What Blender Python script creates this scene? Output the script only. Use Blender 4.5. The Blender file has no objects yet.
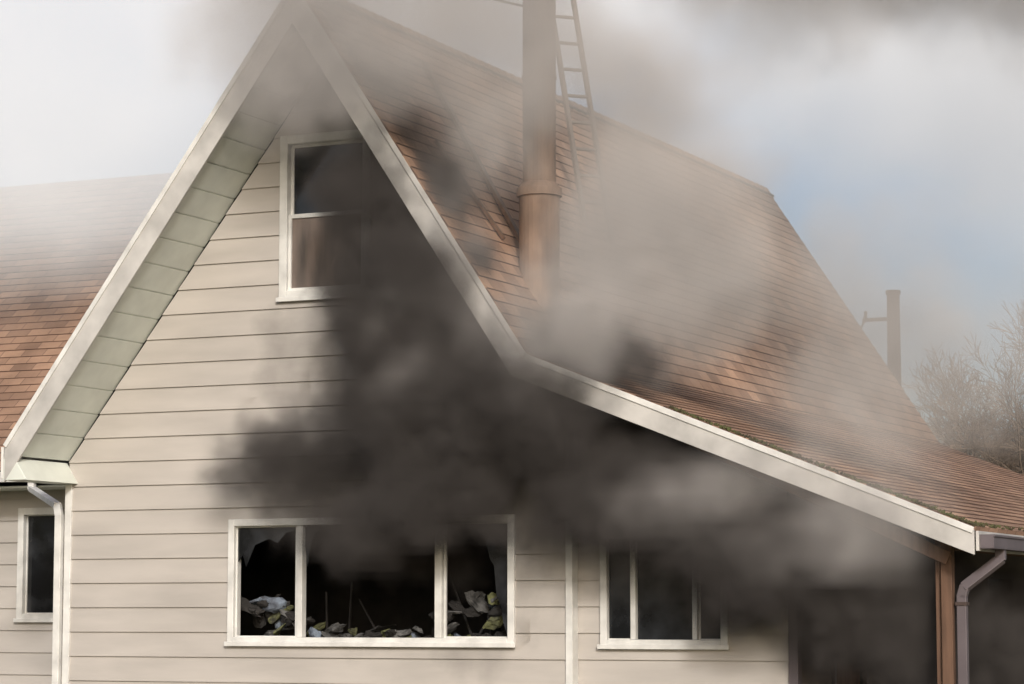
import bpy, bmesh, math, random
from mathutils import Vector, Matrix
random.seed(7)
sc=bpy.context.scene
sc.view_settings.view_transform='Standard'; sc.view_settings.look='None'; sc.view_settings.exposure=0
R=math.radians
GZ=-1.7

# ---------------------------------------------------------------- materials
def mat(name,col,rough=.6,var=.12,scale=3.,bump=0.,bscale=60.,col2=None,spec=.4,metal=0.,stretch=(1,1,1)):
    m=bpy.data.materials.new(name); m.use_nodes=True; nt=m.node_tree; N=nt.nodes; L=nt.links
    b=N['Principled BSDF']; b.inputs['Roughness'].default_value=rough
    b.inputs['Specular IOR Level'].default_value=spec; b.inputs['Metallic'].default_value=metal
    tc=N.new('ShaderNodeTexCoord'); mp=N.new('ShaderNodeMapping'); mp.inputs['Scale'].default_value=stretch
    L.new(tc.outputs['Object'],mp.inputs['Vector'])
    n=N.new('ShaderNodeTexNoise'); n.inputs['Scale'].default_value=scale; n.inputs['Detail'].default_value=6
    L.new(mp.outputs[0],n.inputs['Vector'])
    mx=N.new('ShaderNodeMix'); mx.data_type='RGBA'
    c=Vector(col); c2=Vector(col2) if col2 else c*(1-var*2)
    mx.inputs['A'].default_value=(*c,1); mx.inputs['B'].default_value=(*c2,1)
    r=N.new('ShaderNodeMapRange'); r.inputs['From Min'].default_value=.35; r.inputs['From Max'].default_value=.7
    L.new(n.outputs['Fac'],r.inputs['Value']); L.new(r.outputs[0],mx.inputs['Factor'])
    L.new(mx.outputs['Result'],b.inputs['Base Color'])
    if bump:
        n2=N.new('ShaderNodeTexNoise'); n2.inputs['Scale'].default_value=bscale; n2.inputs['Detail'].default_value=4
        L.new(mp.outputs[0],n2.inputs['Vector'])
        bp=N.new('ShaderNodeBump'); bp.inputs['Strength'].default_value=bump; bp.inputs['Distance'].default_value=.01
        L.new(n2.outputs['Fac'],bp.inputs['Height']); L.new(bp.outputs[0],b.inputs['Normal'])
    return m

def shingle_mat():
    m=mat('asphalt_shingles',(.33,.19,.12),rough=.9,spec=.2)
    nt=m.node_tree;N=nt.nodes;L=nt.links;b=N['Principled BSDF']
    for l in list(b.inputs['Base Color'].links): L.remove(l)
    tc=N.new('ShaderNodeTexCoord')
    br=N.new('ShaderNodeTexBrick'); br.offset=.5; br.inputs['Scale'].default_value=1
    br.inputs['Brick Width'].default_value=.31; br.inputs['Row Height'].default_value=.145
    br.inputs['Mortar Size'].default_value=.005; br.inputs['Mortar Smooth'].default_value=.2
    br.inputs['Color1'].default_value=(.44,.285,.20,1); br.inputs['Color2'].default_value=(.28,.18,.13,1)
    br.inputs['Mortar'].default_value=(.16,.10,.08,1); br.inputs['Bias'].default_value=.0
    L.new(tc.outputs['Object'],br.inputs['Vector'])
    n=N.new('ShaderNodeTexNoise'); n.inputs['Scale'].default_value=.9; n.inputs['Detail'].default_value=8; n.inputs['Roughness'].default_value=.65
    L.new(tc.outputs['Object'],n.inputs['Vector'])
    r=N.new('ShaderNodeValToRGB'); r.color_ramp.elements[0].position=.3; r.color_ramp.elements[0].color=(.58,.57,.57,1)
    r.color_ramp.elements[1].position=.7; r.color_ramp.elements[1].color=(1.15,1.13,1.1,1)
    L.new(n.outputs['Fac'],r.inputs[0])
    mx=N.new('ShaderNodeMix'); mx.data_type='RGBA'; mx.blend_type='MULTIPLY'; mx.inputs['Factor'].default_value=1
    L.new(br.outputs['Color'],mx.inputs['A']); L.new(r.outputs[0],mx.inputs['B'])
    n2=N.new('ShaderNodeTexNoise'); n2.inputs['Scale'].default_value=90; n2.inputs['Detail'].default_value=3
    L.new(tc.outputs['Object'],n2.inputs['Vector'])
    bp=N.new('ShaderNodeBump'); bp.inputs['Strength'].default_value=.5; bp.inputs['Distance'].default_value=.01
    L.new(n2.outputs['Fac'],bp.inputs['Height']); L.new(bp.outputs[0],b.inputs['Normal'])
    L.new(mx.outputs['Result'],b.inputs['Base Color'])
    return m

M_sh=shingle_mat()
M_sid=mat('vinyl_siding',(.485,.455,.425),rough=.55,var=.10,scale=1.2,bump=.08,bscale=25,stretch=(.6,1,3))
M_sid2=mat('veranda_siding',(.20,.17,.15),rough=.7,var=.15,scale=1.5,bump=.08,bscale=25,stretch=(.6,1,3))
def add_soot(m):
    """smoke staining that spreads up the wall from the burnt-out window"""
    T=m.node_tree;N=T.nodes;L=T.links;b=N['Principled BSDF'];src=b.inputs['Base Color'].links[0].from_socket
    tc=N.new('ShaderNodeTexCoord');n=N.new('ShaderNodeTexNoise');n.inputs['Scale'].default_value=1.6;n.inputs['Detail'].default_value=7
    L.new(tc.outputs['Object'],n.inputs['Vector'])
    mp=N.new('ShaderNodeMapping');mp.vector_type='TEXTURE';mp.inputs['Location'].default_value=(-.9,0,1.9);mp.inputs['Scale'].default_value=(1.7,4,2.1)
    L.new(tc.outputs['Object'],mp.inputs['Vector'])
    ln=N.new('ShaderNodeVectorMath');ln.operation='LENGTH';L.new(mp.outputs[0],ln.inputs[0])
    a=N.new('ShaderNodeMath');a.operation='MULTIPLY_ADD';L.new(n.outputs['Fac'],a.inputs[0]);a.inputs[1].default_value=-1.1;L.new(ln.outputs['Value'],a.inputs[2])
    r=N.new('ShaderNodeMapRange');r.inputs['From Min'].default_value=.65;r.inputs['From Max'].default_value=-.1;r.inputs['To Max'].default_value=.85;L.new(a.outputs[0],r.inputs['Value'])
    mx=N.new('ShaderNodeMix');mx.data_type='RGBA';L.new(r.outputs[0],mx.inputs['Factor']);L.new(src,mx.inputs['A']);mx.inputs['B'].default_value=(.05,.046,.043,1)
    L.new(mx.outputs['Result'],b.inputs['Base Color'])
add_soot(M_sid)
M_white=mat('white_vinyl',(.74,.74,.72),rough=.45,var=.13,scale=5)
M_fas=mat('fascia_metal',(.56,.55,.53),rough=.45,var=.17,scale=3)
M_sof=mat('soffit_metal',(.70,.74,.69),rough=.5,var=.08,scale=3)
M_dark=mat('charred_interior',(.03,.028,.027),rough=.9,var=.3,scale=4)
M_flue=mat('galvanised_flue',(.29,.205,.155),rough=.8,scale=5,metal=0,col2=(.15,.11,.09),spec=.2,stretch=(1,1,.4))
M_alu=mat('ladder_aluminium',(.17,.14,.12),rough=.5,metal=.0)
M_wood=mat('brown_timber',(.15,.085,.055),rough=.7,var=.2,scale=5,stretch=(4,4,.4),bump=.2)
M_spout=mat('mauve_downspout',(.13,.11,.12),rough=.5)
M_pole=mat('weathered_pole',(.07,.05,.045),rough=.9,var=.2,scale=6,stretch=(3,3,.3),bump=.3)
M_bark=mat('bare_bark',(.24,.18,.13),rough=.9,var=.25,scale=4)
M_lawn=mat('dormant_grass',(.10,.10,.045),rough=.95,col2=(.16,.13,.07),scale=.6,bump=.4,bscale=12)
M_litter=mat('leaf_litter',(.06,.05,.03),rough=.95,col2=(.10,.11,.04),scale=6)
M_deck=mat('porch_boards',(.2,.16,.13),rough=.8,var=.2,scale=3,stretch=(1,8,1))
M_curt=mat('sooty_curtain',(.24,.19,.165),rough=.9,col2=(.08,.07,.065),scale=1.6,bump=.3,bscale=8,stretch=(3,1,.6))
M_ins=mat('insulation',(.13,.13,.13),rough=.95,col2=(.03,.03,.03),scale=9,bump=.6,bscale=20)
M_ins2=mat('yellow_insulation',(.17,.18,.08),rough=.95,col2=(.04,.04,.03),scale=9,bump=.6,bscale=20)
M_ins3=mat('plasterboard_rubble',(.19,.23,.29),rough=.95,col2=(.05,.05,.06),scale=9,bump=.4,bscale=20)
def glass():
    m=bpy.data.materials.new('sooted_glass'); m.use_nodes=True; N=m.node_tree.nodes; L=m.node_tree.links
    b=N['Principled BSDF']; b.inputs['Roughness'].default_value=.06; b.inputs['IOR'].default_value=1.5
    tc=N.new('ShaderNodeTexCoord'); n=N.new('ShaderNodeTexNoise'); n.inputs['Scale'].default_value=2.2; n.inputs['Detail'].default_value=7
    L.new(tc.outputs['Object'],n.inputs['Vector'])
    r=N.new('ShaderNodeValToRGB'); r.color_ramp.elements[0].position=.4; r.color_ramp.elements[0].color=(.006,.007,.009,1)
    r.color_ramp.elements[1].position=.75; r.color_ramp.elements[1].color=(.055,.06,.07,1)
    L.new(n.outputs['Fac'],r.inputs[0]); L.new(r.outputs[0],b.inputs['Base Color'])
    return m
M_glass=glass()

# ---------------------------------------------------------------- helpers
def link(o,parent=None):
    sc.collection.objects.link(o)
    if parent: o.parent=parent
    return o
def empty(name):
    e=bpy.data.objects.new(name,None); return link(e)
def meshobj(name,vs,fs,m,parent=None,bevel=0,smooth=False):
    me=bpy.data.meshes.new(name); me.from_pydata([tuple(v) for v in vs],[],fs); me.validate()
    bm=bmesh.new(); bm.from_mesh(me); bmesh.ops.recalc_face_normals(bm,faces=bm.faces); bm.to_mesh(me); bm.free()
    if smooth:
        for p in me.polygons: p.use_smooth=True
    o=bpy.data.objects.new(name,me); me.materials.append(m); link(o,parent)
    if bevel:
        b=o.modifiers.new('b','BEVEL'); b.width=bevel; b.segments=2; b.limit_method='ANGLE'
    return o
BF=[(0,1,2,3),(4,7,6,5),(0,4,5,1),(1,5,6,2),(2,6,7,3),(3,7,4,0)]
class Acc:
    def __init__(s): s.v=[];s.f=[]
    def hexa(s,pts):
        k=len(s.v); s.v+=pts; s.f+=[tuple(i+k for i in f) for f in BF]
    def box(s,x0,x1,y0,y1,z0,z1):
        s.hexa([(x0,y0,z0),(x1,y0,z0),(x1,y1,z0),(x0,y1,z0),(x0,y0,z1),(x1,y0,z1),(x1,y1,z1),(x0,y1,z1)])
    def tube(s,a,b,r0,r1,n=8):
        a=Vector(a);b=Vector(b);d=(b-a).normalized();u=d.orthogonal().normalized();w=d.cross(u);k=len(s.v)
        for c,r in((a,r0),(b,r1)):
            for i in range(n):
                t=2*math.pi*i/n; s.v.append(tuple(c+u*math.cos(t)*r+w*math.sin(t)*r))
        s.f+=[(k+i,k+(i+1)%n,k+n+(i+1)%n,k+n+i) for i in range(n)]
        s.f+=[tuple(k+i for i in range(n))[::-1],tuple(k+n+i for i in range(n))]
    def obj(s,name,m,parent=None,bevel=0,smooth=False): return meshobj(name,s.v,s.f,m,parent,bevel,smooth)
def box(name,b,m,parent=None,bevel=.004):
    a=Acc();a.box(*b);return a.obj(name,m,parent,bevel)

house=empty('suburban_house')
# ---------------------------------------------------------------- roof profile (XZ section)
A=Vector((-1.93,0,6.2)); K=Vector((.58,0,2.42)); E=Vector((4.77,0,.76)); Lp=Vector((-5.27,0,1.74))
YF=-.9; YB=13.
def lx(z): return A.x-(A.z-z)*(A.x-Lp.x)/(A.z-Lp.z)
def rx(z):
    if z>K.z: return A.x+(A.z-z)*(K.x-A.x)/(A.z-K.z)
    return K.x+(K.z-z)*(E.x-K.x)/(K.z-E.z)

def roof(name,origin,X,Y,S,l0,l1,parent,exp=.145):
    X=Vector(X).normalized();Y=Vector(Y).normalized();Z=X.cross(Y)
    a=Acc();s=0;rnd=random.Random(len(name))
    while s<S-.01:
        e=min(s+exp,S)
        jit=rnd.uniform(-.0015,.002)
        x00,x01,x10,x11=l0(s),l1(s),l0(e),l1(e)
        a.hexa([(x00,-s,-.03),(x01,-s,-.03),(x11,-e,-.03),(x10,-e,-.03),(x00,-s,.0),(x01,-s,.0),(x11,-e,.008+jit),(x10,-e,.008+jit)])
        s=e
    o=a.obj(name,M_sh,parent)
    m=Matrix((X,Y,Z)).transposed().to_4x4(); m.translation=Vector(origin); o.matrix_world=m
    a=Acc()
    a.hexa([(l0(0)+.01,0,-.13),(l1(0)-.01,0,-.13),(l1(S)-.01,-S+.02,-.13),(l0(S)+.01,-S+.02,-.13),(l0(0)+.01,0,-.032),(l1(0)-.01,0,-.032),(l1(S)-.01,-S+.02,-.032),(l0(S)+.01,-S+.02,-.032)])
    d=a.obj(name+'_deck',M_dark,parent); d.matrix_world=m
    return o
L=YB-YF
roof('gable_roof_steep_slope',(A.x,YF,A.z),(0,1,0),A-K,(A-K).length,lambda s:0,lambda s:L,house)
roof('gable_roof_porch_slope',(K.x,YF,K.z),(0,1,0),K-E,(K-E).length,lambda s:0,lambda s:L,house)
roof('gable_roof_west_slope',(A.x,YB,A.z),(0,-1,0),A-Lp,(A-Lp).length,lambda s:0,lambda s:L,house)
a=Acc()
y=YF
while y<YB:
    e=min(y+.2,YB); z0=.012;z1=.03
    for sgn,P in((1,K),(-1,Lp)):
        d=(P-A).normalized()*.16; n=Vector((-d.z,0,d.x)).normalized()
        if n.z<0:n=-n
        p=[]
        for yy,zz in((y,z1),(e,z0)):
            p.append(A+n*.005+Vector((0,yy,.0)));p.append(A+d+n*.005+Vector((0,yy,0)))
        q=[A+Vector((0,y,z1+.02)),A+d+n*z1+Vector((0,y,0)),A+Vector((0,e,z0+.02)),A+d+n*z0+Vector((0,e,0))]
        a.hexa([tuple(p[0]),tuple(p[1]),tuple(p[3]),tuple(p[2]),tuple(q[0]),tuple(q[1]),tuple(q[3]),tuple(q[2])])
    y=e
a.obj('ridge_caps',M_sh,house)
WR=Vector((0,6.0,5.8)); WE=Vector((0,1.35,1.66))
S=(WR-WE).length
def wend(s):
    z=WR.z+(WE.z-WR.z)*s/S
    return lx(z)+13+.12
roof('wing_roof_front_slope',(-13,WR.y,WR.z),(1,0,0),WR-WE,S,lambda s:0,wend,house)
roof('wing_roof_back_slope',(-3.,WR.y,WR.z),(-1,0,0),Vector((0,-4.65,4.14)),S,lambda s:0.5+s*.4,lambda s:10,house)

def rake_board(name,P,Q,y0,y1,up,down,m,t0=0,t1=0):
    d=(Q-P).normalized(); n=Vector((-d.z,0,d.x)); n=n if n.z>0 else -n
    p0=P+d*t0;q0=Q+d*t1
    a=Acc();pts=[]
    for z in(-down,up):
        for (c,yy) in((p0,y0),(q0,y0),(q0,y1),(p0,y1)):
            v=c+n*z; pts.append((v.x,yy,v.z))
    a.hexa(pts); return a.obj(name,m,house,.004)
def rake_poly(name,pts,y0,y1,m):
    k=len(pts);v=[(p[0],y0,p[1]) for p in pts]+[(p[0],y1,p[1]) for p in pts]
    f=[tuple(range(k)),tuple(range(2*k-1,k-1,-1))]+[(i,(i+1)%k,(i+1)%k+k,i+k) for i in range(k)]
    return meshobj(name,v,f,m,house,.003)
def off(P,Q,d):
    t=(Q-P).normalized();n=Vector((-t.z,0,t.x));n=n if n.z>0 else -n
    return n*d
W=.22
def inter(p,d,q,e):
    den=d.x*e.z-d.z*e.x; t=((q.x-p.x)*e.z-(q.z-p.z)*e.x)/den; return p+d*t
def offl(P,Q,h): o=off(P,Q,h); return P+o,(Q-P).normalized()
def mit(P,Q,T,h):
    a1,d1=offl(P,Q,h);a2,d2=offl(Q,T,h);return inter(a1,d1,a2,d2)
hi=-.02;lo=-.02-W
Ahi=mit(Lp,A,K,hi);Alo=mit(Lp,A,K,lo);Khi=mit(A,K,E,hi);Klo=mit(A,K,E,lo)
Lhi=Lp+off(Lp,A,hi);Llo=inter(Lp+off(Lp,A,lo),(A-Lp).normalized(),Lhi,Vector((0,0,1)))
Ehi=E+off(K,E,hi);Elo=inter(E+off(K,E,-.02-.2),(E-K).normalized(),Ehi,Vector((0,0,1)))
c=lambda v:(v.x,v.z)
rake_poly('rake_fascia_west',[c(Lhi),c(Ahi),c(Alo),c(Llo)],YF-.03,YF,M_fas)
rake_poly('rake_fascia_steep',[c(Ahi),c(Khi),c(Klo),c(Alo)],YF-.029,YF+.001,M_fas)
rake_poly('rake_fascia_porch',[c(Khi),c(Ehi),c(Elo),c(Klo)],YF-.031,YF,M_fas)
rake_board('drip_edge_west',Lp,A,YF-.045,YF-.031,.0,.05,M_white)
rake_board('drip_edge_steep',A,K,YF-.045,YF-.031,.0,.05,M_fas)
rake_board('drip_edge_porch',K,E,YF-.045,YF-.0325,.0,.055,M_white)
def soffit(name,P,Q,dep,m,y0=YF,y1=0.,w=.3):
    a=Acc();d=(Q-P).normalized();n=off(P,Q,1);T=(Q-P).length;s=0
    while s<T:
        e=min(s+w,T)
        for (u0,u1,h) in((s+.004,e-.012,0),(e-.012,e+.004,.012)):
            pts=[]
            for z in(-dep+h,-dep+.02+h):
                for (ss,yy) in((u0,y0),(u1,y0),(u1,y1),(u0,y1)):
                    v=P+d*ss+n*z;pts.append((v.x,yy,v.z))
            a.hexa(pts)
        s=e
    return a.obj(name,m,house)
soffit('soffit_west',Lp,A-(A-Lp).normalized()*.2,.2,M_sof)
soffit('soffit_steep',A+(K-A).normalized()*.2,K,.2,M_sof)
soffit('soffit_porch',K,E,.19,M_sof,y1=2.7)
a=Acc(); a.hexa([(-5.27,YF-.028,1.38),(-4.98,YF-.028,1.38),(-4.98,-.004,1.38),(-5.27,-.004,1.38),(-5.27,YF-.028,1.60),(-5.13,YF-.028,1.60),(-5.13,-.004,1.60),(-5.27,-.004,1.60)])
a.obj('cornice_return',M_sof,house,.006)
box('west_eave_fascia',(-5.30,-5.272,YF-.03,YB,1.40,1.72),M_white,house)

# ---------------------------------------------------------------- siding
def siding(name,y,z0,z1,xl,xr,holes,parent,expo=.25,m=None):
    a=Acc(); z=z0
    while z<z1-.01:
        zt=min(z+expo,z1)
        cuts=sorted({z,zt}|{h[2] for h in holes if z<h[2]<zt}|{h[3] for h in holes if z<h[3]<zt})
        for c0,c1 in zip(cuts,cuts[1:]):
            zm=(c0+c1)/2
            hs=sorted([h for h in holes if h[2]<zm<h[3]])
            cur=None;pieces=[]
            for h in hs: pieces.append((cur,h[0]));cur=h[1]
            pieces.append((cur,None))
            for (p,q) in pieces:
                b0=p if p is not None else xl(c0); b1=p if p is not None else xl(c1)
                e0=q if q is not None else xr(c0); e1=q if q is not None else xr(c1)
                if e0-b0<.01: continue
                if e1<b1: e1=b1=(e1+b1)/2
                f=lambda zz:-.024+.020*(zz-z)/expo
                y0b=y+f(c0);y0t=y+f(c1)
                a.hexa([(b0,y0b,c0),(e0,y0b,c0),(e0,y+.06,c0),(b0,y+.06,c0),(b1,y0t,c1),(e1,y0t,c1),(e1,y+.06,c1),(b1,y+.06,c1)])
        z=zt
    return a.obj(name,m or M_sid,parent)
MW=(-3.12,.02,-.25,.96); UW=(-2.56,-1.56,3.20,4.84); RW=(.90,2.14,-.26,.80)
wl=-5.1; wr=.60
zoff=.22/math.cos(R(53))
siding('gable_front_siding',0,GZ+.3,5.75,lambda z:max(wl,lx(z+zoff)),lambda z:min(wr,rx(z+zoff+.05)),[MW,UW],house)
siding('porch_front_siding',.12,GZ+.3,2.0,lambda z:wr+.0,lambda z:min(2.78,rx(z+.24)),[RW],house)
box('foundation',(-5.08,2.7,.0,12.6,GZ-.2,GZ+.3),M_pole,house)
box('corner_board_west',(-5.13,-5.05,-.035,.09,GZ+.3,1.5),M_white,house)
box('corner_board_east',(.575,.645,-.04,.1,GZ+.3,2.0),M_white,house)
box('corner_board_porch',(2.75,2.84,.07,.19,GZ+.3,1.25),M_spout,house)
box('west_wall',(-5.08,-4.98,.07,12.6,GZ+.3,1.55),M_sid,house)
prof=[(-4.97,GZ+.31),(2.68,GZ+.31),(2.68,1.2),(.5,2.05),(-1.93,5.7),(-4.97,1.6)]
rake_poly('back_wall',prof,12.6,12.7,M_sid)
rake_poly('inner_partition',prof,2.6,2.7,M_dark)
box('upper_floor',(-4.9,.55,.07,2.59,1.45,1.55),M_dark,house)
box('ground_floor',(-4.9,2.68,.07,2.59,-1.3,-1.2),M_dark,house)
box('room_divider',(.3,.4,.07,2.59,-1.19,1.44),M_dark,house)
EW=[(1.3,2.25,GZ+.3,.45),(3.6,4.8,-.5,.5),(7.,8.2,-.5,.5)]
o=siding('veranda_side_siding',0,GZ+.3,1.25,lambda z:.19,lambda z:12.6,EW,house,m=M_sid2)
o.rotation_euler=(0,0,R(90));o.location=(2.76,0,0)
a=Acc();a.box(2.70,2.74,1.3,2.25,GZ+.3,.45);o=a.obj('entry_door',M_wood,house)
a=Acc();a.box(2.69,2.81,1.24,1.30,GZ+.3,.51);a.box(2.69,2.81,2.25,2.31,GZ+.3,.51);a.box(2.69,2.81,1.30,2.25,.45,.51)
for y0,y1 in((3.6,4.8),(7.,8.2)):
    a.box(2.69,2.80,y0,y0+.05,-.5,.5);a.box(2.69,2.80,y1-.05,y1,-.5,.5);a.box(2.69,2.80,y0+.05,y1-.05,.45,.5);a.box(2.69,2.80,y0+.05,y1-.05,-.5,-.45)
a.obj('veranda_window_frames',M_spout,house)
a=Acc()
for y0,y1 in((3.6,4.8),(7.,8.2)): a.box(2.715,2.72,y0+.05,y1-.05,-.45,.45)
a.obj('veranda_window_glass',M_glass,house)
box('porch_deck',(2.85,4.75,-.8,12.6,GZ+.1,GZ+.3),M_deck,house)
a=Acc()
for yy in(-.55,4.,8.5,12.3): a.box(4.36,4.46,yy,yy+.1,GZ+.3,.70)
a.obj('porch_post',M_wood,house,.006)
a=Acc();a.box(4.30,4.345,-.50,-.46,GZ+.3,.70);a.obj('porch_post_trim',M_wood,house,.004)
box('porch_eave_beam',(4.36,4.46,-.43,12.5,.58,.70),M_wood,house)
rake_board('porch_beam',K+Vector((.3,0,-.2)),E+Vector((-.3,0,-.2)),-.6,-.56,-.0,.12,M_wood)

# ---------------------------------------------------------------- windows
def window(name,h,y,mull,parent=house,fw=.07,depth=.1,sill=True):
    x0,x1,z0,z1=h;w=empty(name);w.parent=parent
    a=Acc();e=.02
    a.box(x0-e,x0+fw-e,y-.05,y+depth,z0-e,z1+e);a.box(x1-fw+e,x1+e,y-.05,y+depth,z0-e,z1+e)
    a.box(x0+fw-e,x1-fw+e,y-.05,y+depth,z1-fw+e,z1+e);a.box(x0+fw-e,x1-fw+e,y-.05,y+depth,z0-e,z0+fw-e)
    a.obj('frame',M_white,w,.006)
    if sill:
        box('sill',(x0-e-.02,x1+e+.02,y-.075,y-.052,z0-e-.02,z0+.005),M_white,w,.005)
    for (mx,mw) in mull:
        box('mullion',(mx-mw/2,mx+mw/2,y-.03,y+.06,z0+fw-e+.001,z1-fw+e-.001),M_white,w,.005)
    return w
def sash(w,x0,x1,z0,z1,y,t=.035,m=None):
    a=Acc();a.box(x0,x0+t,y,y+.035,z0,z1);a.box(x1-t,x1,y,y+.035,z0,z1);a.box(x0+t,x1-t,y,y+.035,z0,z0+t);a.box(x0+t,x1-t,y,y+.035,z1-t,z1)
    a.obj('sash',m or M_white,w,.004)
def pane(w,pts,y,m=None):
    k=len(pts);v=[(p[0],y,p[1]) for p in pts]+[(p[0],y+.006,p[1]) for p in pts]
    f=[tuple(range(k)),tuple(range(2*k-1,k-1,-1))]+[(i,(i+1)%k,(i+1)%k+k,i+k) for i in range(k)]
    meshobj('glass',v,f,m or M_glass,w)
rect=lambda x0,x1,z0,z1:[(x0,z0),(x1,z0),(x1,z1),(x0,z1)]
w=window('picture_window',MW,0,[(-2.32,.06),(-.78,.075)])
sash(w,-3.08,-2.36,-.21,.92,.0,.025);sash(w,-.735,-.02,-.21,.92,.0,.025)
pane(w,[(-3.055,.895),(-3.055,.55),(-3.0,.62),(-2.96,.5),(-2.86,.72),(-2.7,.78),(-2.6,.74),(-2.5,.84),(-2.385,.86),(-2.385,.895)],.012)
pane(w,[(-.05,-.185),(-.045,.895),(-.5,.895),(-.44,.82),(-.3,.78),(-.24,.55),(-.2,.5),(-.17,.2),(-.12,.1),(-.1,-.05)],.012)
pane(w,[(-2.29,.7),(-2.26,.5),(-2.24,.66),(-2.2,.8),(-2.1,.90),(-2.29,.90)],.03)
w2=window('attic_window',UW,0,[],fw=.09)
sash(w2,-2.50,-1.62,4.02,4.78,.03,.04);sash(w2,-2.50,-1.62,3.26,4.05,-.01,.04)
pane(w2,rect(-2.46,-1.66,4.06,4.74),.05);pane(w2,rect(-2.46,-1.66,3.30,4.01),.01,M_curt)
w3=window('porch_window',RW,.12,[(1.21,.05),(1.83,.05)])
sash(w3,.93,1.185,-.22,.76,.13,.02);sash(w3,1.855,2.11,-.22,.76,.13,.02)
pane(w3,rect(.95,1.165,-.2,.74),.14);pane(w3,rect(1.235,1.805,-.21,.75),.15);pane(w3,rect(1.875,2.09,-.2,.74),.14)
WW=(-7.13,-6.56,-.02,1.22)
siding('wing_siding',2.0,GZ+.3,1.5,lambda z:-12.5,lambda z:-5.05,[WW],house)
w4=window('wing_window',WW,2.0,[],fw=.08)
sash(w4,-7.09,-6.6,.02,1.18,2.02,.03);pane(w4,rect(-7.06,-6.63,.05,1.15),2.04)
box('wing_inner_wall',(-12,-5.1,3.5,3.6,GZ+.3,1.5),M_dark,house)
box('wing_back_wall',(-12.5,-5.1,10,10.1,GZ+.3,1.6),M_sid,house)
a=Acc();a.hexa([(-12.5,2.07,GZ+.3),(-12.4,2.07,GZ+.3),(-12.4,10,GZ+.3),(-12.5,10,GZ+.3),(-12.5,2.07,1.5),(-12.4,2.07,1.5),(-12.4,10,1.5),(-12.5,10,1.5)])
a.hexa([(-12.5,2.07,1.5),(-12.4,2.07,1.5),(-12.4,10,1.5),(-12.5,10,1.5),(-12.5,5.9,5.5),(-12.4,5.9,5.5),(-12.4,6.1,5.5),(-12.5,6.1,5.5)])
a.obj('wing_end_wall',M_sid,house)
box('wing_soffit',(-12.9,-5.32,1.40,1.99,1.44,1.46),M_sof,house)
def gutter(name,x0,x1,y0,y1,z0,z1,m):
    a=Acc();t=.008
    a.box(x0,x1,y0,y1,z0,z0+t);
    if x1-x0>y1-y0: a.box(x0,x1,y0,y0+t,z0+t,z1);a.box(x0,x1,y1-t,y1,z0+t,z1);a.box(x0-.003,x1+.003,y0-.012,y0,z1-.02,z1);a.box(x0,x0+t,y0+t,y1-t,z0+t,z1);a.box(x1-t,x1,y0+t,y1-t,z0+t,z1)
    else: a.box(x0,x0+t,y0,y1,z0+t,z1);a.box(x1-t,x1,y0,y1,z0+t,z1);a.box(x1,x1+.012,y0-.003,y1+.003,z1-.02,z1);a.box(x0+t,x1-t,y0,y0+t,z0+t,z1);a.box(x0+t,x1-t,y1-t,y1,z0+t,z1)
    return a.obj(name,m,house,.002)
gutter('wing_gutter',-12.9,-5.32,1.24,1.36,1.50,1.61,M_white)
gutter('porch_gutter',4.80,4.92,YF+.02,YB,.58,.70,M_spout)
box('porch_eave_fascia',(4.77,4.797,YF,YB,.56,.73),M_fas,house)
def pipe(name,pts,w,d,m):
    a=Acc()
    for p,q in zip(pts,pts[1:]):
        p=Vector(p);q=Vector(q);dr=(q-p).normalized();p=p-dr*.012;q=q+dr*.012
        s=Vector((1,0,0)) if abs(dr.z)>.6 else Vector((0,0,1))
        s=(s-dr*s.dot(dr)).normalized();t=dr.cross(s)
        if abs(dr.z)<=.6: w1,d1=d,w
        else: w1,d1=w,d
        a.hexa([tuple(c+s*i*w1/2+t*j*d1/2) for c in(p,q) for i,j in((-1,-1),(1,-1),(1,1),(-1,1))])
    return a.obj(name,m,house,.006)
pipe('west_downspout',[(-6.5,1.30,1.5),(-6.5,1.30,1.42),(-5.26,.02,1.16),(-5.20,-.03,1.05),(-5.20,-.03,GZ+.1)],.08,.06,M_white)
pipe('porch_downspout',[(4.86,-.42,.58),(4.86,-.42,.50),(4.56,-.5,.26),(4.535,-.5,.18),(4.535,-.5,GZ+.1)],.085,.07,M_spout)
a=Acc()
for z in(.1,-.75): a.box(4.485,4.585,-.545,-.455,z,z+.03)
a.obj('downspout_straps',M_pole,house)
a=Acc();rn=random.Random(4);d=(E-K).normalized();nn=off(K,E,1)
for i in range(420):
    t=rn.uniform(.25,1)**.8*(E-K).length; yy=YF+abs(rn.gauss(0,.06)); cc=K+d*t+nn*.012; r=rn.uniform(.006,.02)
    a.tube((cc.x,yy,cc.z),(cc.x+rn.uniform(-.03,.03),yy+rn.uniform(-.02,.03),cc.z+rn.uniform(.004,.02)),r,r*.5,5)
for i in range(200):
    yy=rn.uniform(YF,6);cc=E-d*abs(rn.gauss(0,.05))+nn*.012;r=rn.uniform(.006,.02)
    a.tube((cc.x,yy,cc.z),(cc.x+rn.uniform(-.03,.03),yy+rn.uniform(-.02,.03),cc.z+rn.uniform(.004,.02)),r,r*.5,5)
a.obj('roof_leaf_litter',M_litter)

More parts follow.
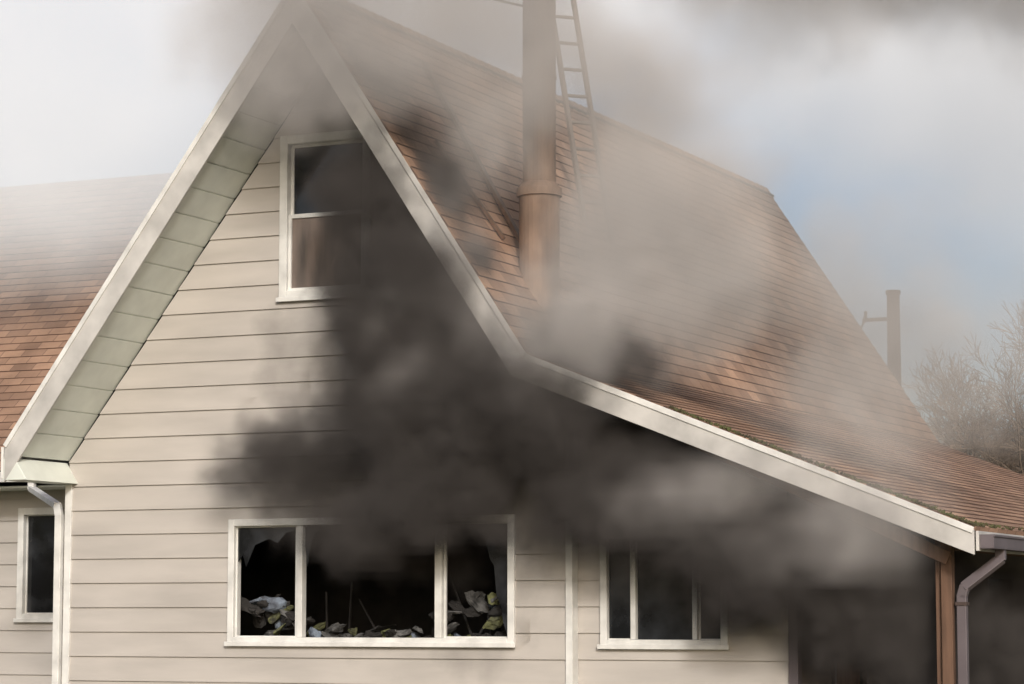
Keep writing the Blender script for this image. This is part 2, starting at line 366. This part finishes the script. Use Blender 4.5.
def lump(name,c,r,m,parent,seed):
    bm=bmesh.new();bmesh.ops.create_icosphere(bm,subdivisions=3,radius=1)
    rn=random.Random(seed)
    pl=[(Vector((rn.gauss(0,1),rn.gauss(0,1),rn.gauss(0,1))).normalized(),rn.uniform(.3,.85)) for _ in range(12)]
    for v in bm.verts:
        for n,d in pl:
            k=v.co.dot(n)
            if k>d: v.co-=n*(k-d)
        v.co+=Vector((rn.gauss(0,.05),rn.gauss(0,.05),rn.gauss(0,.05)))
        v.co=Vector((v.co.x*r[0],v.co.y*r[1],v.co.z*r[2]))
    ro=Matrix.Rotation(rn.uniform(-.8,.8),3,'Y')
    for v in bm.verts: v.co=ro@v.co+Vector(c)
    me=bpy.data.meshes.new(name);bm.to_mesh(me);bm.free();me.materials.append(m)
    o=bpy.data.objects.new(name,me);link(o,parent);return o
debris=empty('ceiling_debris')
for i in range(110):
    x=random.uniform(-3.05,-.05);m=random.choice([M_ins,M_ins,M_ins,M_ins2,M_ins3,M_dark,M_dark,M_dark])
    if x<-2.4: hz=random.uniform(-.25,.15)
    elif x>-.9: hz=random.uniform(-.25,.2)
    else: hz=random.uniform(-.30,-.10)
    lump('chunk',(x,random.uniform(.2,.55),hz),(random.uniform(.05,.2),random.uniform(.05,.12),random.uniform(.02,.10)),m,debris,i)
box('fallen_board',(-3.0,-.1,.15,.6,-1.19,-.3),M_dark,debris)
a=Acc()
for i in range(9):
    x=random.uniform(-3,-.1);y=random.uniform(.3,.6);a.tube((x,y,-.3),(x+random.uniform(-.4,.4),y+.1,random.uniform(.1,.5)),.014,.01,4)
a.obj('charred_laths',M_dark,debris)

# ---------------------------------------------------------------- flue, ladder, strips
a=Acc();fx,fy=.10,.42
a.tube((fx,fy,2.7),(fx,fy,4.12),.2,.2,28);a.tube((fx,fy,4.12),(fx,fy,4.20),.225,.225,28);a.tube((fx,fy,4.20),(fx,fy,4.26),.215,.17,28);a.tube((fx,fy,4.26),(fx,fy,8.2),.165,.165,28)
for z in(5.3,6.4,7.5): a.tube((fx,fy,z),(fx,fy,z+.03),.175,.175,28)
a.tube((fx,fy,8.2),(fx,fy,8.26),.25,.25,28)
o=a.obj('chimney_flue',M_flue,house)
a=Acc()
def strip(p,q,w,h):
    p=Vector(p);q=Vector(q);d=(q-p).normalized();n=Vector((.83,0,.55));s=d.cross(n).normalized()
    a.hexa([tuple(c+s*i*w/2+n*j) for j in(.0,h) for c,i in((p,-1),(p,1),(q,1),(q,-1))])
strip((-1.62,1.25,5.78),(-.22,.72,3.68),.09,.035);strip((-.90,.10,4.70),(-.24,.30,3.70),.04,.03)
a.obj('roof_battens',M_wood,house)
a=Acc();base=Vector((-.55,3.47,4.1));top=Vector((-1.12,3.3,8.0));s=Vector((.20,.22,0))
for k in(-.5,.5): a.tube(base+s*k,top+s*k*.95,.034,.034,6)
n=13
for i in range(n):
    cc=base.lerp(top,(i+.5)/n);a.tube(cc-s*.5,cc+s*.5,.02,.02,6)
a.obj('metal_ladder',M_alu)
a=Acc();a.tube((-1.9,-.7,6.5),(fx,fy,6.0),.012,.012,5);a.tube((-1.9,-.7,6.1),(-1.9,-.7,6.52),.015,.015,5);a.obj('stay_wire',M_pole,house)

# ---------------------------------------------------------------- surroundings
bm=bmesh.new();bmesh.ops.create_grid(bm,x_segments=60,y_segments=60,size=600)
me=bpy.data.meshes.new('ground');
for v in bm.verts: v.co.z=GZ
bm.to_mesh(me);bm.free();me.materials.append(M_lawn);link(bpy.data.objects.new('ground',me))
px,py=-2.33,20.6
a=Acc();a.tube((px,py,GZ),(px,py,5.55),.15,.11,12);a.tube((px,py,5.55),(px,py,5.62),.13,.13,12)
a.box(px-.55,px-.1,py-.04,py+.04,5.1,5.16);a.tube((px-.5,py,5.16),(px-.5,py,5.28),.03,.03,8)
a.obj('utility_pole',M_pole)
a=Acc()
def wire(p,q,sag,r=.012,n=14):
    p=Vector(p);q=Vector(q);pr=None
    for i in range(n+1):
        t=i/n;c=p.lerp(q,t)-Vector((0,0,sag*4*t*(1-t)))
        if pr: a.tube(pr,c,r,r,5)
        pr=c
wire((px-.5,py,5.28),(-1.,12.9,3.9),.5);wire((px-.5,py,5.1),(-1.4,12.9,4.4),.3)
a.obj('power_line',M_pole)
def tree(name,loc,h,seed):
    rn=random.Random(seed);a=Acc()
    def br(p,d,l,r,lv):
        n=3 if lv<3 else 2
        for i in range(n):
            d=(d+Vector((rn.gauss(0,.13),rn.gauss(0,.13),rn.gauss(.03,.08)))).normalized()
            q=p+d*l/n; r1=max(r*(.86 if lv<5 else .7),.008); a.tube(p,q,r,r1,6 if lv<2 else 3)
            p=q;r=r1
            if lv<6 and (lv>0 or i>0):
                for k in range(2 if lv<4 else 3):
                    ax=d.orthogonal().normalized();ax.rotate(Matrix.Rotation(rn.uniform(0,6.28),3,d))
                    nd=(d+ax*rn.uniform(.5,1.1)).normalized()
                    if rn.random()<.62: br(p,nd,l*rn.uniform(.55,.8),r*.6,lv+1)
        if lv<6: br(p,d,l*.7,r*.8,lv+1)
    br(Vector(loc),Vector((0,0,1)),h*.34,h*.02,0)
    return a.obj(name,M_bark)
tree('bare_tree',(-4.9,37,GZ),9.0,3)
tree('bare_tree',(-1.8,40,GZ),9.3,5)
tree('bare_tree',(-7.5,48,GZ),9.5,11)

# ---------------------------------------------------------------- smoke (voxel volumes generated by geometry nodes)
def smoke(name,blobs,mn,mx,vox,color,dens,ns=1.2,amp=1.0,warp=.5,soft=.35,thr=.0,aniso=0.,seed=0.,step=2.,glow=0.,rough=.6):
    ng=bpy.data.node_groups.new(name+'_field','GeometryNodeTree')
    ng.interface.new_socket('Geometry',in_out='INPUT',socket_type='NodeSocketGeometry')
    ng.interface.new_socket('Geometry',in_out='OUTPUT',socket_type='NodeSocketGeometry')
    N=ng.nodes;L=ng.links
    def V(op,a,b=None):
        n=N.new('ShaderNodeVectorMath');n.operation=op
        for i,x in enumerate((a,b)):
            if x is None: continue
            if isinstance(x,(tuple,Vector)): n.inputs[i].default_value=tuple(x)
            else: L.new(x,n.inputs[i])
        return n.outputs['Value'] if op=='LENGTH' else n.outputs['Vector']
    def F(op,a,b=None,c=None):
        n=N.new('ShaderNodeMath');n.operation=op
        for i,x in enumerate((a,b,c)):
            if x is None: continue
            if isinstance(x,(int,float)): n.inputs[i].default_value=x
            else: L.new(x,n.inputs[i])
        return n.outputs[0]
    pos=N.new('GeometryNodeInputPosition').outputs[0]
    def noise(vec,scale,detail,rough=.55,out='Fac'):
        n=N.new('ShaderNodeTexNoise');n.inputs['Scale'].default_value=scale;n.inputs['Detail'].default_value=detail;n.inputs['Roughness'].default_value=rough
        L.new(vec,n.inputs['Vector']);return n.outputs[out]
    def scl(v,k):
        s=N.new('ShaderNodeVectorMath');s.operation='SCALE';L.new(v,s.inputs[0]);s.inputs['Scale'].default_value=k;return s.outputs[0]
    ps=V('ADD',pos,(seed,seed*1.7,-seed))
    w1=V('SUBTRACT',noise(ps,ns*.55,2,.5,'Color'),(.5,.5,.5))
    w2=V('SUBTRACT',noise(ps,ns*1.8,3,.6,'Color'),(.5,.5,.5))
    wv=V('ADD',scl(w1,warp*2.4),scl(w2,warp*.9))
    pw=V('ADD',pos,wv); pn=V('ADD',ps,wv)
    f=None
    for (cx,cy,cz,ax,ay,az,wt) in blobs:
        q=V('DIVIDE',V('SUBTRACT',pw,(cx,cy,cz)),(ax,ay,az))
        g=F('MULTIPLY',F('SUBTRACT',1.,V('LENGTH',q)),wt)
        f=g if f is None else F('SMOOTH_MAX',f,g,.15)
    f=F('MINIMUM',f,.75)
    fb=noise(pn,ns,8,rough)
    bl=F('ABSOLUTE',F('SUBTRACT',noise(pn,ns*1.9,5,.55),.5))
    f=F('ADD',f,F('MULTIPLY',F('SUBTRACT',fb,.5),amp*1.3))
    f=F('ADD',f,F('MULTIPLY',F('SUBTRACT',bl,.08),amp*1.2))
    r=N.new('ShaderNodeMapRange');r.interpolation_type='SMOOTHSTEP'
    L.new(f,r.inputs['Value']);r.inputs['From Min'].default_value=thr;r.inputs['From Max'].default_value=thr+soft
    vc=N.new('GeometryNodeVolumeCube');L.new(r.outputs[0],vc.inputs['Density'])
    vc.inputs['Min'].default_value=mn;vc.inputs['Max'].default_value=mx
    for i,ax in enumerate('XYZ'): vc.inputs['Resolution '+ax].default_value=max(8,int((mx[i]-mn[i])/vox))
    m=bpy.data.materials.new(name+'_mat');m.use_nodes=True;T=m.node_tree;mn_=T.nodes;mn_.clear()
    pv=mn_.new('ShaderNodeVolumePrincipled');ot=mn_.new('ShaderNodeOutputMaterial');T.links.new(pv.outputs[0],ot.inputs['Volume'])
    pv.inputs['Color'].default_value=(*color,1);pv.inputs['Density'].default_value=dens;pv.inputs['Anisotropy'].default_value=aniso
    if glow:  # added emission, stands in for light scattered many times inside the smoke
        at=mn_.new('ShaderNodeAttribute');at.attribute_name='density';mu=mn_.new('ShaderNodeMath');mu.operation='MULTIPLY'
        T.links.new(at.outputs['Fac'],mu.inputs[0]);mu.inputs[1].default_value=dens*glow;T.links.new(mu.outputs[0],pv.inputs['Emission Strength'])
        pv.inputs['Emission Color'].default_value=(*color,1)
    m.cycles.volume_step_rate=step
    m.cycles.volume_sampling='DISTANCE'
    sm=N.new('GeometryNodeSetMaterial');sm.inputs['Material'].default_value=m
    L.new(vc.outputs[0],sm.inputs[0]);go=N.new('NodeGroupOutput');L.new(sm.outputs[0],go.inputs[0])
    me=bpy.data.meshes.new(name);me.from_pydata([mn,mx],[],[]);me.materials.append(m)
    o=bpy.data.objects.new(name,me);link(o);md=o.modifiers.new('smoke','NODES');md.node_group=ng
    return o

smoke('dark_smoke_plume',[
 (-1.0,-.4,.95,1.4,.6,.55,1.5),(-.4,-.7,1.8,1.45,.8,1.05,1.8),(-.75,-.7,2.9,1.0,.6,1.2,1.6),(-.95,-.7,4.0,.9,.55,1.0,1.2),(-1.5,-.6,5.2,.8,.5,.8,.6),
 (.6,-.8,2.1,1.4,.8,.9,1.3),(-2.2,-.45,1.55,1.1,.4,.7,.95),(-1.2,.35,.65,1.2,.5,.4,1.),(1.6,-.5,1.1,1.4,.6,.75,1.7),
 (2.7,-.5,.6,1.3,.6,.75,1.6),(3.5,.1,.1,1.2,.9,1.0,1.4),(4.0,2.5,-.2,.8,2.,.9,.9)],
 (-4.,-2.,-1.4),(5.,4.,6.2),.075,(.12,.11,.105),9.,ns=1.7,amp=1.2,warp=.42,soft=1.,thr=.03,seed=3.,step=6,aniso=-.2,rough=.68)
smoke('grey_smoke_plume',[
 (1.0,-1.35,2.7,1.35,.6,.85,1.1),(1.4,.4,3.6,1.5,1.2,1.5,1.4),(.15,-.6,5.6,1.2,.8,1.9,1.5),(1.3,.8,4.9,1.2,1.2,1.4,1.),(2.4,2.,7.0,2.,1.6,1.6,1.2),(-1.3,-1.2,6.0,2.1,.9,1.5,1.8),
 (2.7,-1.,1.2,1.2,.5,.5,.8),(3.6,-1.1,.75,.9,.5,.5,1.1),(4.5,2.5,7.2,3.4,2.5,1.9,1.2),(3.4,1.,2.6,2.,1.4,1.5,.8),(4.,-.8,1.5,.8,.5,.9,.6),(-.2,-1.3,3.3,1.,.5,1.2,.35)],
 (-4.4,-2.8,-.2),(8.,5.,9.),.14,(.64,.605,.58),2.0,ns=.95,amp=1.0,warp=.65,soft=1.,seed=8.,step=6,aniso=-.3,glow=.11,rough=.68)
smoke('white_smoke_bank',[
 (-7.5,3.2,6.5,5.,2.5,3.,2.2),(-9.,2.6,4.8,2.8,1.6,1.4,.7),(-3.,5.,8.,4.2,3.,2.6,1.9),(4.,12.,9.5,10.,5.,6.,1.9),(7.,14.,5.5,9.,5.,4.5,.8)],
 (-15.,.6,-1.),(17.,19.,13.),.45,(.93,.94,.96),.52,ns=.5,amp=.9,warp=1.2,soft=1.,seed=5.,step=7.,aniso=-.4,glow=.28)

# ---------------------------------------------------------------- light, world, camera
w=bpy.data.worlds.new('World');sc.world=w;w.use_nodes=True;N=w.node_tree.nodes
sky=N.new('ShaderNodeTexSky');sky.sky_type='NISHITA';sky.sun_disc=False
sd=Vector((.484,-.775,.407)).normalized()
el=math.asin(sd.z);sky.sun_elevation=el;sky.sun_rotation=math.atan2(sd.x,sd.y);sky.dust_density=4.;sky.air_density=.8
w.node_tree.links.new(sky.outputs[0],N['Background'].inputs[0]);N['Background'].inputs[1].default_value=.13
sl=bpy.data.lights.new('sun','SUN');sl.energy=2.25;sl.angle=R(6);sl.color=(1,.96,.91)
so=bpy.data.objects.new('sun',sl);link(so);so.rotation_euler=(-sd).to_track_quat('-Z','Y').to_euler()
cd=bpy.data.cameras.new('camera');cd.lens=91.4;cd.sensor_width=36;cd.clip_end=3000
co=bpy.data.objects.new('camera',cd);link(co);co.location=(10.565,-22.66,0);co.rotation_euler=(R(96.04),0,R(25))
sc.camera=co
